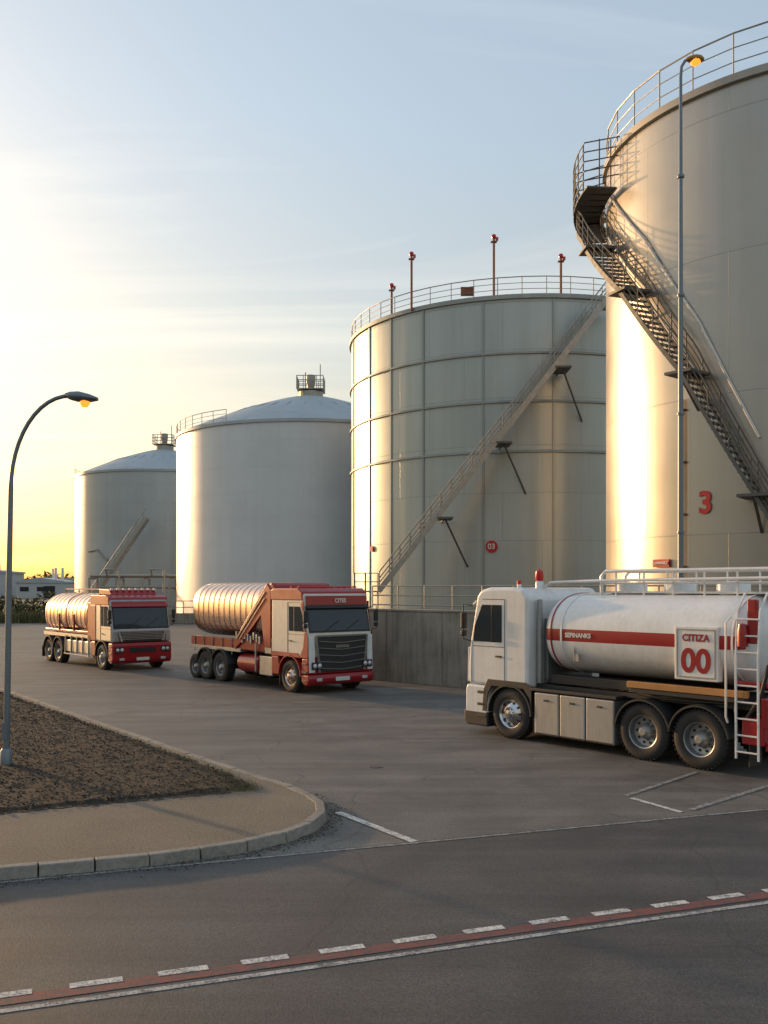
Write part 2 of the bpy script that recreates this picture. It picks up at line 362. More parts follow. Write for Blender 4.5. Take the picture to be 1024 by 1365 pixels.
# ---------------------------------------------------------------- storage tanks
def P(cx,cy,r,a,z): return Vector((cx+r*math.cos(a),cy+r*math.sin(a),z))
def storage_tank(name,cx,cy,R,h,mat,rise,mring,rings=(),ribs=(),rail=1.2,cup=False,railarc=(0,2*math.pi)):
    e=empty(name,(cx,cy,0)); n=160
    me=bpy.data.meshes.new('wall'); vs=[];fs=[]
    zs=[0,h]
    for k in range(n+1):
        a=2*math.pi*k/n
        for z in zs: vs.append((R*math.cos(a),R*math.sin(a),z))
    for k in range(n): fs.append((2*k,2*k+2,2*k+3,2*k+1))
    me.from_pydata(vs,[],fs); uv=me.uv_layers.new()
    for p in me.polygons:
        p.use_smooth=True
        for li in p.loop_indices:
            vi=me.loops[li].vertex_index; k=vi//2; uv.data[li].uv=(R*2*math.pi*k/n, vs[vi][2])
    me.materials.append(mat); ow=bpy.data.objects.new('wall',me); scene.collection.objects.link(ow); ow.parent=e
    b=MB(); b.lathe([(R+.01,h-.28),(R+.16,h-.26),(R+.16,h+.02),(R-.1,h+.05)],n)
    for z in rings: b.lathe([(R-.01,z-.12),(R+.13,z-.1),(R+.13,z+.02),(R-.01,z+.08)],n)
    b.lathe([(R,.0),(R+.25,.0),(R+.25,.35),(R,.4)],n)
    b.build('stiffener_rings',mring,e,smooth=30)
    b=MB(); K=8; prof=[(R*(1-i/K), h+.05+rise*(1-(1-i/K)**1.35)) for i in range(K)]+[(.01,h+.05+rise)]
    b.lathe(prof,96)
    for k in range(32):
        a=2*math.pi*k/32; b.beam(P(0,0,R-.1,a,h+.09),P(0,0,R*.55,a,h+.09+rise*(1-.55**1.35)),.08,.06)
        b.beam(P(0,0,R*.55,a,h+.09+rise*(1-.55**1.35)),P(0,0,.6,a,h+.07+rise*.98),.08,.06)
    b.build('roof',M_roof,e,smooth=30)
    if ribs:
        b=MB()
        for a in ribs: b.box(P(0,0,R+.03,a,h/2-.1),(.09,.16,h-.4),0,rz=a)
        b.build('vertical_ribs',mat,e)
    b=MB(); cnt=max(8,int(2*R*math.pi/1.6*(railarc[1]-railarc[0])/(2*math.pi)))
    A=[railarc[0]+(railarc[1]-railarc[0])*i/cnt for i in range(cnt+1)]
    for zz,rr in ((rail,.035),(rail*.66,.022),(rail*.33,.022)):
        b.tube([P(0,0,R-.02,a,h+zz) for a in A],rr,5)
    for a in A: b.tube([P(0,0,R-.02,a,h),P(0,0,R-.02,a,h+rail)],.03,5)
    b.build('rim_railing',M_galv,e)
    if cup:
        zt=h+rise; b=MB()
        b.lathe([(1.3,zt-.5),(1.3,zt+.4),(0,zt+.5)],20)
        b.box((0,0,zt+.55),(2.8,2.8,.08))
        for i in range(4):
            for k in range(4):
                c=[(-1.4,-1.4),(1.4,-1.4),(1.4,1.4),(-1.4,1.4)]; p=Vector(c[i]).lerp(Vector(c[(i+1)%4]),k/4)
                b.tube([(p.x,p.y,zt+.5),(p.x,p.y,zt+1.9)],.04,5)
        for zz in (1.0,1.45,1.9): b.tube([(-1.4,-1.4,zt+zz),(1.4,-1.4,zt+zz),(1.4,1.4,zt+zz),(-1.4,1.4,zt+zz)],.045,5,closed=True)
        b.tube([(1,0,zt),(1,0,zt+3.4)],.05,5); b.tube([(-.6,.3,zt),(-.6,.3,zt+2.6)],.06,5)
        b.lathe([(0,zt+2.3),(.5,zt+2.2),(.5,zt+1.6),(.3,zt+.5)],12)
        b.build('roof_vent',M_galv,e)
    return e
M_ringC=paint('ring_paint',(.31,.34,.33),.45,.3,.35,0,(.18,.15,.11),.6)
M_ringD=paint('ring_paint_cream',(.37,.35,.31),.45,.3,.3,0,(.2,.17,.13),.6)
C=(10.7,75.0); RC=13.3; HC=22.5
tC=storage_tank('storage_tank',C[0],C[1],RC,HC,M_tC,.8,M_ringC,rings=(18.7,15.5,12.2),ribs=[math.radians(270+x) for x in(-78,-62,-50,-37,-18,2,24,46,70,100,140,200)])
tB=storage_tank('storage_tank',-7.8,100,14.0,18.7,M_tB,4.9,M_roof,cup=True,railarc=(math.radians(130),math.radians(240)))
tA=storage_tank('storage_tank',-31.6,135,12.3,18.7,M_tA,4.4,M_tA,cup=True,railarc=(math.radians(150),math.radians(200)))
D=(18.4,40.9); RD=8.48; HD=22.0
tD=storage_tank('storage_tank',D[0],D[1],RD,HD,M_tD,.6,M_ringD,rail=1.6)
b=MB(); bl=MB(); 
for (x,y,zt) in ((1.9,64.7,26.1),(7.3,62.3,26.4),(.55,67.1,24.7),(11.7,62.0,25.0),(5.6,62.9,0)):
    lx,ly=x-C[0],y-C[1]
    if zt==0: bl.box((lx,ly,HC+.55),(.9,.1,.6),1); continue
    b.tube([(lx,ly,HC-.2),(lx,ly,zt)],.08,6); b.box((lx,ly,zt-.25),(.4,.3,.05)); bl.lathe([(.14,zt),(.16,zt+.08),(.14,zt+.22),(0,zt+.3)],12,c=(lx,ly,0)); bl.box((lx+.2,ly,zt-.05),(.18,.2,.2))
b.build('beacon_masts',M_rust,tC); bl.build('warning_beacons',[M_redlens,M_rust],tC)
def disc_text(parent,a,R,z,rad,s,disc=True,boxed=None,tsize=1.0,fat=.02):
    n=Vector((math.cos(a),math.sin(a),0)); X=Vector((-math.sin(a),math.cos(a),0)) 
    M3=Matrix((X,Vector((0,0,1)),X.cross(Vector((0,0,1))))).transposed()
    if M3.col[2].dot(n)<0: X=-X; M3=Matrix((X,Vector((0,0,1)),X.cross(Vector((0,0,1))))).transposed()
    c=n*(R+.06)+Vector((0,0,z)); b=MB()
    if boxed: b.box(c,(boxed[0],boxed[1],.06),0,M3)
    elif disc: b.lathe([(0,.05),(rad,.05),(rad,-.12)],32,c=c,M=M3)
    if boxed or disc: b.build('sign_plate',M_red,parent,smooth=30)
    cu=bpy.data.curves.new('sign_text','FONT'); cu.body=s; cu.size=tsize; cu.align_x='CENTER'; cu.align_y='CENTER'; cu.extrude=.01; cu.offset=tsize*fat
    cu.materials.append(M_signw if (disc or boxed) else M_red)
    ob=bpy.data.objects.new('sign_text',cu); scene.collection.objects.link(ob); ob.parent=parent
    M4=M3.to_4x4(); M4.translation=c+M3.col[2]*(.075 if (disc or boxed) else .0); ob.matrix_local=M4
disc_text(tC,math.radians(270-15.5),RC,5.9,.40,'03',tsize=.5)
disc_text(tC,math.radians(270-60),RC,6.0,.22,'1',tsize=.3)
disc_text(tD,math.radians(222),RD,6.35,.42,'3',disc=False,tsize=1.15,fat=.03)
disc_text(tD,math.radians(208.5),RD,4.15,.3,'FLAMMABLE',boxed=(.85,.3),tsize=.15)
# straight stair on grey tank
b=MB(); bt=MB()
y0=60.6-C[1]; xa,za=-.3-C[0],3.0; xb,zb=14.1-C[0],21.4
for yy in (y0,y0-1.1):
    b.beam((xa,yy,za),(xb,yy,zb),.14,.36)
    ns=22
    for k in range(ns+1):
        f=k/ns; x=xa+(xb-xa)*f;z=za+(zb-za)*f; b.tube([(x,yy,z),(x,yy,z+1.2)],.035,5)
    for hh in (1.2,.8,.5): b.tube([(xa,yy,za+hh),(xb,yy,zb+hh)],.04,5)
for k in range(80):
    f=(k+.5)/80; bt.box((xa+(xb-xa)*f,y0-.55,za+(zb-za)*f-.05),(.28,1.0,.05))
bt.beam((xa,y0-.55,za-.24),(xb,y0-.55,zb-.24),.98,.04)
bt.build('stair_treads',M_stair,tC)
for f in (.27,.53,.79):
    x=xa+(xb-xa)*f;z=za+(zb-za)*f
    bt=MB(); bt.box((x+.3,y0-.3,z-.35),(1.0,2.0,.12)) 
    bt2=(x+2.0,-math.sqrt(max(1,RC**2-(x+2)**2))-.02,z-3.4)
    bt.beam((x+.3,y0-.9,z-.4),bt2,.09,.09)
    bt.beam((x+.3,y0,z-.35),(x+.3,-math.sqrt(RC**2-(x+.3)**2),z-.35),.1,.1)
    bt.build('stair_bracket',M_stair,tC)
b.box((xa-.8,y0-.5,za-.06),(1.8,1.4,.1)); b.box((xb+.6,y0-.1,zb),(1.6,2.0,.1))
for x in (xa-1.6,xa-.9,xa-.1): 
    for yy in (y0-1.1,y0+.1): b.tube([(x,yy,-.0),(x,yy,za+1.1)],.05,6)
for hh in (.55,1.1): b.tube([(xa-.1,y0-1.1,za+hh),(xa-1.6,y0-1.1,za+hh),(xa-1.6,y0+.1,za+hh)],.035,5)
b.build('access_stair',M_galv,tC)
b=MB(); b.beam((-6,-15.5,1),(1.5,-15.5,12),.3,.5); b.beam((-6,-16.6,1),(1.5,-16.6,12),.3,.5); b.tube([(-6,-16.6,2.2),(1.5,-16.6,13.2)],.07,5)
for k in range(9): b.tube([(-6+.9*k,-16.6,1+1.33*k),(-6+.9*k,-16.6,2.2+1.33*k)],.05,5)
b.tube([(-8,-9.5,8),(-6.5,-10.6,8.2),(-5.6,-11.1,7.2),(-4.8,-11.5,6.8)],.12,6)
b.build('access_stair',M_galv,tA)
# helical stair on cream tank
ctrl=[(135,21.9),(150,21.0),(160,20.3),(180,18.3),(202,15.0),(220,11.2),(239,5.6),(257,0.1)]
def zh(a):
    for (a0,z0),(a1,z1) in zip(ctrl,ctrl[1:]):
        if a<=a1: 
            return z0+(z1-z0)*(a-a0)/(a1-a0)
    return 0
ri,ro=RD+.25,RD+1.3
AA=[150+i*1.5 for i in range(int(107/1.5)+1)]
b=MB()
def ribbon(b,r,ang,zf,w,h):
    vs=[];fs=[]
    for a in ang:
        ar=math.radians(a);z=zf(a)
        for rr,zz in((r-w/2,z-h/2),(r+w/2,z-h/2),(r+w/2,z+h/2),(r-w/2,z+h/2)): vs.append((rr*math.cos(ar),rr*math.sin(ar),zz))
    for i in range(len(ang)-1):
        for k in range(4): fs.append((i*4+k,i*4+(k+1)%4,i*4+4+(k+1)%4,i*4+4+k))
    b.add(vs,fs)
for r in (ri,ro): ribbon(b,r,AA,zh,.05,.26)
a=150
while a<257:
    ar=math.radians(a); z=zh(a); b.box(P(0,0,(ri+ro)/2,ar,z),(1.0,.22,.035),0,rz=ar)
    slope=abs(zh(a+1)-zh(a)); a+=min(1.6,.27/max(slope,.05))
for r in (ro,ri):
    for hh,rr in ((1.15,.032),(.85,.02),(.55,.02),(.28,.018)):
        b.tube([P(0,0,r,math.radians(a),zh(a)+hh) for a in AA],rr,5)
    for a in AA[::3]: b.tube([P(0,0,r,math.radians(a),zh(a)),P(0,0,r,math.radians(a),zh(a)+1.15)],.026,5)
for a in (184,202,220,236):
    ar=math.radians(a); b.box(P(0,0,(ri+ro)/2,ar,zh(a)-.05),(1.35,1.1,.1),0,rz=ar)
    b.beam(P(0,0,ro,ar,zh(a)-.1),P(0,0,RD,ar,zh(a)-1.3),.09,.09); b.beam(P(0,0,ro,ar,zh(a)-.1),P(0,0,RD,ar,zh(a)-.1),.09,.09)
r1=ro+.15
for zz in (20.5,20.9,21.3,21.7,22.1):
    b.tube([P(0,0,r1,math.radians(a),zz) for a in range(150,187,3)],.028 ,5)
    for aa in (186,168): b.tube([P(0,0,r1,math.radians(aa),zz),P(0,0,RD-.1,math.radians(aa),zz+.35)],.028,5)
for a in range(150,187,5): b.tube([P(0,0,r1,math.radians(a),20.1),P(0,0,r1,math.radians(a),22.1)],.03,5)
for rr in (RD+.3,RD+.8): b.tube([P(0,0,rr,math.radians(186),20.1),P(0,0,rr,math.radians(186),22.3)],.03,5)
for a in range(150,188,4): ar=math.radians(a); b.box(P(0,0,ro-.5,ar,20.1),(1.3,.72,.07),0,rz=ar)
b.build('spiral_stair',M_stair,tD)
b=MB(); b.tube([P(0,0,RD+.08,math.radians(a),zh(a)+1.7+.5*math.sin(math.radians((a-150)*1.7))) for a in AA[:-14]],.05,6)
b.build('handrail_pipe',M_signw,tD,smooth=60)
b=MB(); a=math.radians(215.5); b.tube([P(0,0,RD+.12,a,0),P(0,0,RD+.12,a,10.4)],.075,8)
for z in (2,4,6,8,10): b.box(P(0,0,RD+.06,a,z),(.14,.26,.06),0,rz=a)
b.build('downpipe',M_rust,tD,smooth=60)
# ---------------------------------------------------------------- wall + railing
we=empty('concrete_wall')
b=MB()
W0=Vector((-3.4,35.43));W1=Vector((14,19.2)); dW=(W1-W0).normalized(); nW=Vector((-dW.y,dW.x))
L=(W1-W0).length; s=0
while s<L:
    l=min(2.45,L-s); a=W0+dW*(s+.008); c=W0+dW*(s+l-.008); m_=(a+c)/2
    b.box((m_.x,m_.y,1.2),((c-a).length,.3,2.4),0,rz=math.atan2(dW.y,dW.x)); s+=2.45
b.box(((W0.x)-.2,W0.y+12,1.2),(.3,24,2.4))
b.build('panels',M_conc,we,bevel=.02)
b=MB(); m_=(W0+W1)/2; b.box((m_.x,m_.y,2.43),(L,.36,.07),0,rz=math.atan2(dW.y,dW.x)); b.build('coping',M_conc,we,bevel=.01)
b=MB(); re=empty('safety_railing'); off_=nW*2.2
for k in range(16):
    p=W0+dW*(2+k*1.3)+off_; b.tube([(p.x,p.y,0),(p.x,p.y,3.25)],.028,6)
for z in (2.55,2.9,3.25):
    p=W0+dW*2+off_;q=W0+dW*21.5+off_; b.tube([(p.x,p.y,z),(q.x,q.y,z)],.025,6)
b.build('rails',M_galv,re)
b=MB(); b.box((-12,83,.45),(28,.3,.9)); b.build('low_wall',M_conc,bevel=.02)
e=empty('pipe_railing'); b=MB()
for k in range(17):
    x=-26+k*1.4; b.tube([(x,82.2,0),(x,82.2,2.0)],.04,5)
for z in (.9,1.45,2.0): b.tube([(-26,82.2,z),(-3.6,82.2,z)],.04,5)
b.build('rails',M_galv,e)
e=empty('pipe_rack'); b=MB()
for k in range(9):
    x=-33+k*3; b.beam((x,105,0),(x,105,4.2),.2,.2); b.beam((x,108,0),(x,108,4.2),.2,.2); b.beam((x,105,4.2),(x,108,4.2),.2,.2)
for y,z,r in((105.4,4.5,.18),(106.2,4.45,.12),(107,4.5,.2),(107.6,3.2,.15)): b.tube([(-33,y,z),(-9,y,z)],r,8)
for x in (-31,-26): b.tube([(x,105,4.5),(x,104.4,5.2),(x+1.5,104.4,5.2),(x+1.5,104.4,.5)],.14,8)
b.build('pipes',M_galv,e,smooth=50)
def foliage(name,blobs,n,size,mats):
    b=MB()
    for (cx,cy,cz,rx,ry,rz_) in blobs:
        for k in range(n):
            v=Vector((random.gauss(0,1),random.gauss(0,1),random.gauss(0,1))).normalized()*random.uniform(.55,1.08)**.6
            if mathutils.noise.noise(v*2.2+Vector((cx,cy,0)))<-.25: continue
            p=Vector((cx+v.x*rx,cy+v.y*ry,max(.05,cz+v.z*rz_)))
            q=Matrix.Rotation(random.uniform(0,6.28),3,Vector((random.gauss(0,1),random.gauss(0,1),random.gauss(0,1))).normalized()); s=size*random.uniform(.6,1.3)
            b.add([p+q@Vector((-s,0,0)),p+q@Vector((0,-s*.5,0)),p+q@Vector((s,0,0)),p+q@Vector((0,s*.5,0))],[(0,1,2,3)],random.choice((0,0,1)))
    return b.build(name,mats)
bl=[]
for k in range(34): bl.append((random.uniform(-47,-28.5),random.uniform(86,92),random.uniform(.5,1.5),random.uniform(.9,1.8),1,random.uniform(.8,1.6)))
foliage('shrubs',bl,260,.2,[M_leaf,M_grass])
tufts('tall_grass',[(random.uniform(-48,-26),random.uniform(83.5,86),0) for k in range(500)],1.1,M_grass,8,.3)
bl=[]
for k in range(70): bl.append((random.uniform(-420,-150),random.uniform(480,520),random.uniform(2,6),random.uniform(6,14),5,random.uniform(3,7)))
foliage('distant_trees',bl,160,1.6,[M_leaf,M_leaf])
def shed(x,y,w,d,h,mat,chim=None):
    e=empty('industrial_building',(x,y,0)); b=MB(); b.box((0,0,h/2),(w,d,h)); b.build('walls',mat,e)
    b=MB(); b.prism([(-w/2-.4,h),(w/2+.4,h),(w/2+.4,h+.5),(0,h+1.6),(-w/2-.4,h+.5)],-d/2-.3,d/2+.3); b.build('roof',M_roof,e)
    b=MB()
    for k in range(int(w/5)): b.box((-w/2+2.5+k*5,-d/2-.03,h*.6),(2.6,.1,1.3))
    b.box((w*.2,-d/2-.04,1.8),(3.4,.1,3.6)); b.build('windows_and_door',M_glass,e)
    if chim:
        b=MB()
        for cx,ch in chim: b.tube([(cx,0,h),(cx,0,h+ch)],[.5,.35],10)
        b.build('stacks',M_signw,e,smooth=50)
shed(-125,290,22,14,7.5,M_bld,[(2,5),(6,3)]); shed(-101,280,14,10,4.5,M_bld,[(3,4.5),(5,4.5)]); shed(-150,320,30,14,5.5,M_bld); shed(-112,340,30,14,5,simple('brick_cladding',(.3,.2,.15),.8),[(-8,5)])
# ---------------------------------------------------------------- lamps
e=empty('street_lamp',(-6.53,16.2,.12)); b=MB()
arc=[(0,0,0),(.02,0,1.2),(.05,0,3.2),(.08,0,4.75)]
for k in range(1,13):
    a=math.radians(180-k*7.6); arc.append((.08+1.02+1.02*math.cos(a),0,4.75+1.64*math.sin(a)))
b.tube(arc,[.06,.056,.05,.045]+[.036]*12,10); b.lathe([(.1,0),(.1,.25),(.07,.3)],14); b.box((.0,-.065,.6),(.09,.02,.3))
b.build('pole',M_pole,e,smooth=50)
hx,hz=arc[-1][0],arc[-1][2]
b=MB() 
vs=[];SS=[(-.10,.04,.035),(0,.10,.075),(.15,.16,.095),(.32,.14,.07),(.46,.06,.03)]
for x,wy,hh in SS:
    for k in range(12):
        a=2*math.pi*k/12; vs.append((hx+x,wy*math.cos(a),hz-.0-x*.12+hh*math.sin(a)))
fs=[(i*12+k,i*12+(k+1)%12,i*12+12+(k+1)%12,i*12+12+k) for i in range(4) for k in range(12)]+[tuple(range(12)),tuple(48+k for k in range(12))]
b.add(vs,fs); b.build('lamp_head',M_pole,e,smooth=60)
b=MB(); b.lathe([(0,-.13),(.05,-.12),(.085,-.06),(.09,.0)],14,c=(hx+.24,0,hz-.07)); b.build('lamp_lens',M_lampon,e,smooth=60)
e=empty('street_lamp',(10.0,31.6,0)); b=MB()
b.tube([(0,0,0),(0,0,10),(0,0,20.4),(.03,0,20.75),(.15,0,20.95),(.28,0,21.0)],[.11,.09,.055,.05,.05,.05],10); b.lathe([(.18,0),(.18,.4),(.12,.5)],14)
for z in (5,9,13,17): b.lathe([(.12,z),(.13,z+.05),(.12,z+.1)],10)
b.build('pole',M_pole,e,smooth=50)
b=MB(); vs=[]
for x,wy,hh in [(.18,.05,.05),(.3,.14,.1),(.5,.2,.14),(.66,.17,.12),(.78,.06,.05)]:
    for k in range(12):
        a=2*math.pi*k/12; vs.append((x,wy*math.cos(a),21.0+hh*math.sin(a)))
b.add(vs,fs); b.build('lamp_head',paint('lamp_amber_housing',(.40,.20,.05),.4,.5,.2),e,smooth=60)
b=MB(); b.lathe([(0,-.19),(.1,-.17),(.17,-.1),(.18,.0)],14,c=(.5,0,20.98)); b.build('lamp_lens',M_lampon,e,smooth=60)
# ---------------------------------------------------------------- trucks
def wheel(par,x,side,r=.53,wd=.32,dual=False,rimmat=None):
    s=1 if side>0 else -1
    Mx=Matrix(((1,0,0),(0,0,s),(0,1,0)))
    b=MB(); yc=s*(1.22-wd)
    b.lathe([(r*.56,0),(r*.58,wd*.02),(r*.80,-.0),(r*.93,.02),(r*.985,.05),(r,.07),(r,wd*.45),(r*.97,wd*.46),(r*.97,wd*.54),(r,wd*.55),(r,wd-.07),(r*.985,wd-.05),(r*.93,wd-.02),(r*.80,wd),(r*.6,wd-.015),(r*.56,wd-.03)],40,0,c=(x,yc,r),M=Mx)
    for k in range(40):
        a=2*math.pi*k/40; b.box(Vector((x+math.cos(a)*(r-.004),yc+s*wd/2,r+math.sin(a)*(r-.004))),(.035,wd*.86,.02),0,Matrix.Rotation(-a+math.pi/2,3,'Y'))
    b.build('tyre',M_rubber,par,smooth=35)
    b=MB()
    if dual: prof=[(r*.58,wd-.02),(r*.55,wd-.03),(r*.52,wd-.16),(r*.30,wd-.18),(r*.26,wd-.10),(r*.17,wd-.03),(r*.12,wd),(0,wd)]
    else: prof=[(r*.58,wd-.02),(r*.55,wd-.03),(r*.50,wd-.09),(r*.40,wd-.05),(r*.27,wd-.0),(r*.25,wd-.02),(r*.18,wd+.02),(r*.15,wd+.05),(0,wd+.06)]
    b.lathe(prof,32,0,c=(x,yc,r),M=Mx); b.lathe([(0,.04),(r*.57,.04)],20,1,c=(x,yc,r),M=Mx)
    rr,yy=(r*.41,wd-.165) if dual else (r*.44,wd-.055)
    for k in range(10):
        a=2*math.pi*k/10; b.lathe([(0,.012),(.026,.012),(.026,-.02)],8,1,c=(x+math.cos(a)*rr,yc+s*yy,r+math.sin(a)*rr),M=Mx)
        a+=.3; q=r*.22 if not dual else r*.31; b.lathe([(0,.03),(.014,.03),(.014,-.03)],6,2,c=(x+math.cos(a)*q,yc+s*((wd-.005) if not dual else wd-.17),r+math.sin(a)*q),M=Mx)
    b.build('rim',[rimmat or M_grey,M_black,M_chrome],par,smooth=35)
    b=MB(); b.lathe([(.10,0),(.10,1.0)],12,0,c=(x,0 ,r),M=Mx); b.build('axle',M_black,par)
def fender(par,x,side,r,mat,a0=5,a1=175,wd=.42):
    s=1 if side>0 else -1; Mx=Matrix(((1,0,0),(0,0,s),(0,1,0)))
    b=MB(); b.lathe([(r+.02,0),(r+.06,0),(r+.06,wd),(r+.05,wd+.02),(r+.02,wd+.02),(r+.02,0)],24,0,c=(x,s*(1.22-.40),.53),M=Mx,a0=math.radians(a0),a1=math.radians(a1)); b.build('mudguard',mat,par,smooth=40)
def tank_body(par,x0,x1,w,h,cz,mat,stripe=None,ribs=(),smat=None,ribmat=None,dome=.38,n_exp=2.3,rw=.03,rh=.03):
    ang=[2*math.pi*k/64 for k in range(64)]
    if stripe:
        for z in stripe:
            q=(z-cz)/(h/2); sa=math.copysign(abs(q)**(n_exp/2),q); a=math.asin(sa); ang+= [a%(2*math.pi),(math.pi-a)%(2*math.pi)]
    ang=sorted(set(round(a,6) for a in ang)); K=len(ang)
    def sec(a,s):
        c,q=math.cos(a),math.sin(a); return (w/2*s*math.copysign(abs(c)**(2/n_exp),c), cz+h/2*s*math.copysign(abs(q)**(2/n_exp),q))
    ST=[]
    for k in range(9):
        th=math.pi/2*k/8; ST.append((x1-dome+dome*math.cos(th), math.sin(th)**.8 if k else .02))
    NB=12
    for k in range(1,NB): ST.append((x1-dome+(x0+dome-(x1-dome))*k/NB,1))
    for k in range(8,-1,-1):
        th=math.pi/2*k/8; ST.append((x0+dome-dome*math.cos(th), math.sin(th)**.8 if k else .02))
    b=MB(); vs=[]
    for x,s in ST:
        for a in ang: y,z=sec(a,s); vs.append((x,y,z))
    b.v=vs
    for i in range(len(ST)-1):
        for k in range(K):
            l=(k+1)%K; b.f.append([i*K+k,i*K+l,(i+1)*K+l,(i+1)*K+k])
            mi=0
            if stripe and ST[i][1]>.8 and ST[i+1][1]>.8:
                am=(ang[k]+(ang[l] if l else 2*math.pi))/2; z=sec(am,1)[1]
                if stripe[0]<z<stripe[1]: mi=1
            b.m.append(mi)
    b.f.append(list(range(K))); b.m.append(0); b.f.append([(len(ST)-1)*K+k for k in range(K)]); b.m.append(0)
    b.build('tank_shell',[mat,smat or mat],par,smooth=50)
    def band(xs,mt,hw,hh):
        b=MB()
        s1=1+hh/(h/2)
        for x in xs:
            vs=[]
            for xx,s in ((x-hw,1.0),(x-hw,s1),(x+hw,s1),(x+hw,1.0)):
                for a in ang: y,z=sec(a,s); vs.append((xx,y,z))
            fs=[(i*K+k,i*K+(k+1)%K,(i+1)*K+(k+1)%K,(i+1)*K+k) for i in range(3) for k in range(K)]
            b.add(vs,fs)
        b.build('tank_bands',mt,par,smooth=30)
    if ribs: band(ribs,ribmat or mat,rw,rh)
    return band
def cab(par,x0,x1,zt,body,lower,trim,visor,W=2.44,style=0,wlo=1.92,whi=None):
    hw=W/2; rake=.2
    whi=whi or zt-.42
    pr=[(x0,1.08),(x0,zt-.22),(x0+.14,zt-.03),(x0+.4,zt),(x1-.62,zt),(x1-.34,zt-.06),(x1-rake-.03,zt-.2),(x1-rake,whi),(x1-.02,wlo),(x1+.03,1.5),(x1+.03,1.08)]
    b=MB(); b.prism(pr,-hw,hw); b.build('cab_body',body,par,bevel=.08,seg=5)
    bt=1.07 if not style else .60
    b=MB(); b.prism([(.64,.42),(.60,min(.7,bt-.02)),(.66,bt),(x1+.06,bt),(x1+.10,bt-.12),(x1+.10,.40),(x1,.27),(.75,.27)],-hw-.01,hw+.01); b.build('bumper',lower,par,bevel=.05,seg=3)
    if style:
        b=MB(); b.prism([(.60,.61),(.68,1.075),(x1+.03,1.075),(x1+.05,.61)],-hw,hw); b.build('lower_panel',lower,par,bevel=.03,seg=3)
    if x0<-.75:
        b=MB(); b.prism([(x0,.5),(x0,1.07),(-.66,1.07),(-.60,.7),(-.64,.5)],-hw+.01,hw-.01); b.build('cab_skirt',lower,par,bevel=.03)
    def slab(p,q,y0,y1,th,mat,name,off=.004,bev=.012):
        p=Vector(p);q=Vector(q);d=(q-p).normalized(); nn=Vector((d.y,-d.x)) 
        if nn.x<0: nn=-nn
        a=p+nn*off; c=q+nn*off; b=MB(); b.prism([tuple(a),tuple(c),tuple(c+nn*th),tuple(a+nn*th)],y0,y1); return b.build(name,mat,par,bevel=bev)
    A=Vector((x1-.02,wlo)); B=Vector((x1-rake,whi))
    slab(A+(B-A)*-.03,B+(B-A)*.01,-hw+.07,hw-.07,.012,M_black,'windscreen_seal',.002)
    slab(A+(B-A)*.03,B-(B-A)*.05,-hw+.12,hw-.12,.012,M_glass,'windscreen',.01)
    slab(B+(B-A)*.05,Vector((x1-rake-.03,zt-.2)),-hw+.08,hw-.08,.03,visor,'header_panel')
    b=MB(); b.prism([(x1-rake+.02,whi+.0),(x1-rake+.12,whi-.05),(x1-rake+.14,whi-.02),(x1-rake+.03,whi+.07)],-hw+.05,hw-.05); b.build('sun_visor',M_black if style else visor,par,bevel=.008)
    for y in (-.55,.2):
        b=MB(); p=A+(B-A)*.05; q=A+(B-A)*.45; b.tube([(p.x+.035,y,p.y),(q.x+.04,y+.55,q.y)],.01,5); b.build('wiper',M_black,par)
    g0=.66 if style else 1.12
    slab((x1+.045 if style else x1+.03,g0),(x1+.02,wlo-.12),-.90,.90,.03,M_black,'grille',.008)
    b=MB(); n=5
    for k in range(n):
        z=g0+.08+k*(wlo-.2-g0)/n; wv=.86
        for s in (-1,1):
            if style: b.beam((x1+.085,0,z-.02),(x1+.085,s*wv,z+.05),.02,.028)
            else: b.box((x1+.075,s*wv/2,z),(.02,wv,.03))
    for s in (-1,1): b.beam((x1+.08,s*.84,g0),(x1+.06,s*(.96),wlo-.12),.04,.08)
    b.box((x1+.07,0,wlo-.12),(.03,1.9,.05)) 
    if style: b.box((x1+.095,0,1.42),(.02,.5,.09))
    b.build('grille_slats',M_chrome if style else M_grey,par)
    hz=.86 if style else .80
    for s in (-1,1):
        b=MB(); b.prism([(x1+.02,g0),(x1+.07,g0),(x1+.05,wlo-.12),(x1+.0,wlo-.12)],s*.99,s*1.19); b.build('corner_panel',trim,par,bevel=.012)
        b=MB(); b.box((x1+.105,s*.95,hz),(.05,.36,.22)); b.build('headlamp_housing',M_black,par,bevel=.02)
        for yy,rr in ((.86,.075),(1.03,.07)):
            b=MB(); b.lathe([(0,.03),(rr*.7,.02),(rr,0),(rr,-.03)],16,c=(x1+.135,s*yy,hz),M=Matrix(((0,0,1),(1,0,0),(0,1,0)))); b.build('headlamp',M_lens,par,smooth=50)
        b=MB(); b.box((x1+.105,s*.85,.44),(.02,.2,.09)); b.build('fog_lamp',M_lens,par,bevel=.01)
        ys=s*(hw+.003)
        xl=max(x1-.98,x0+.1)
        wt=min(zt-.38,whi+.02); wl=max(wlo+.02,1.7)
        b=MB(); poly=[(xl,wl),(xl,wt),(x1-.40,wt),(x1-.19,wl+.35),(x1-.14,wl)]
        b.prism(poly,ys-.004*s,ys+.010*s); b.build('side_window',M_glass,par,bevel=.006)
        b=MB(); xr=poly[0][0]-.08
        for p,q in (((xr,1.12),(xr,wt+.12)),((xr,wt+.12),(x1-.42,wt+.12)),((x1-.09,wl),(x1-.09,1.12)),((xr,wl-.1),(x1-.12,wl-.1))):
            b.beam((p[0],ys,p[1]),(q[0],ys,q[1]),.006,.012)
        b.box((xl+(x1-.35-xl)*.45,s*(hw+.012),(wl+wt)/2),(.035,.012,wt-wl))
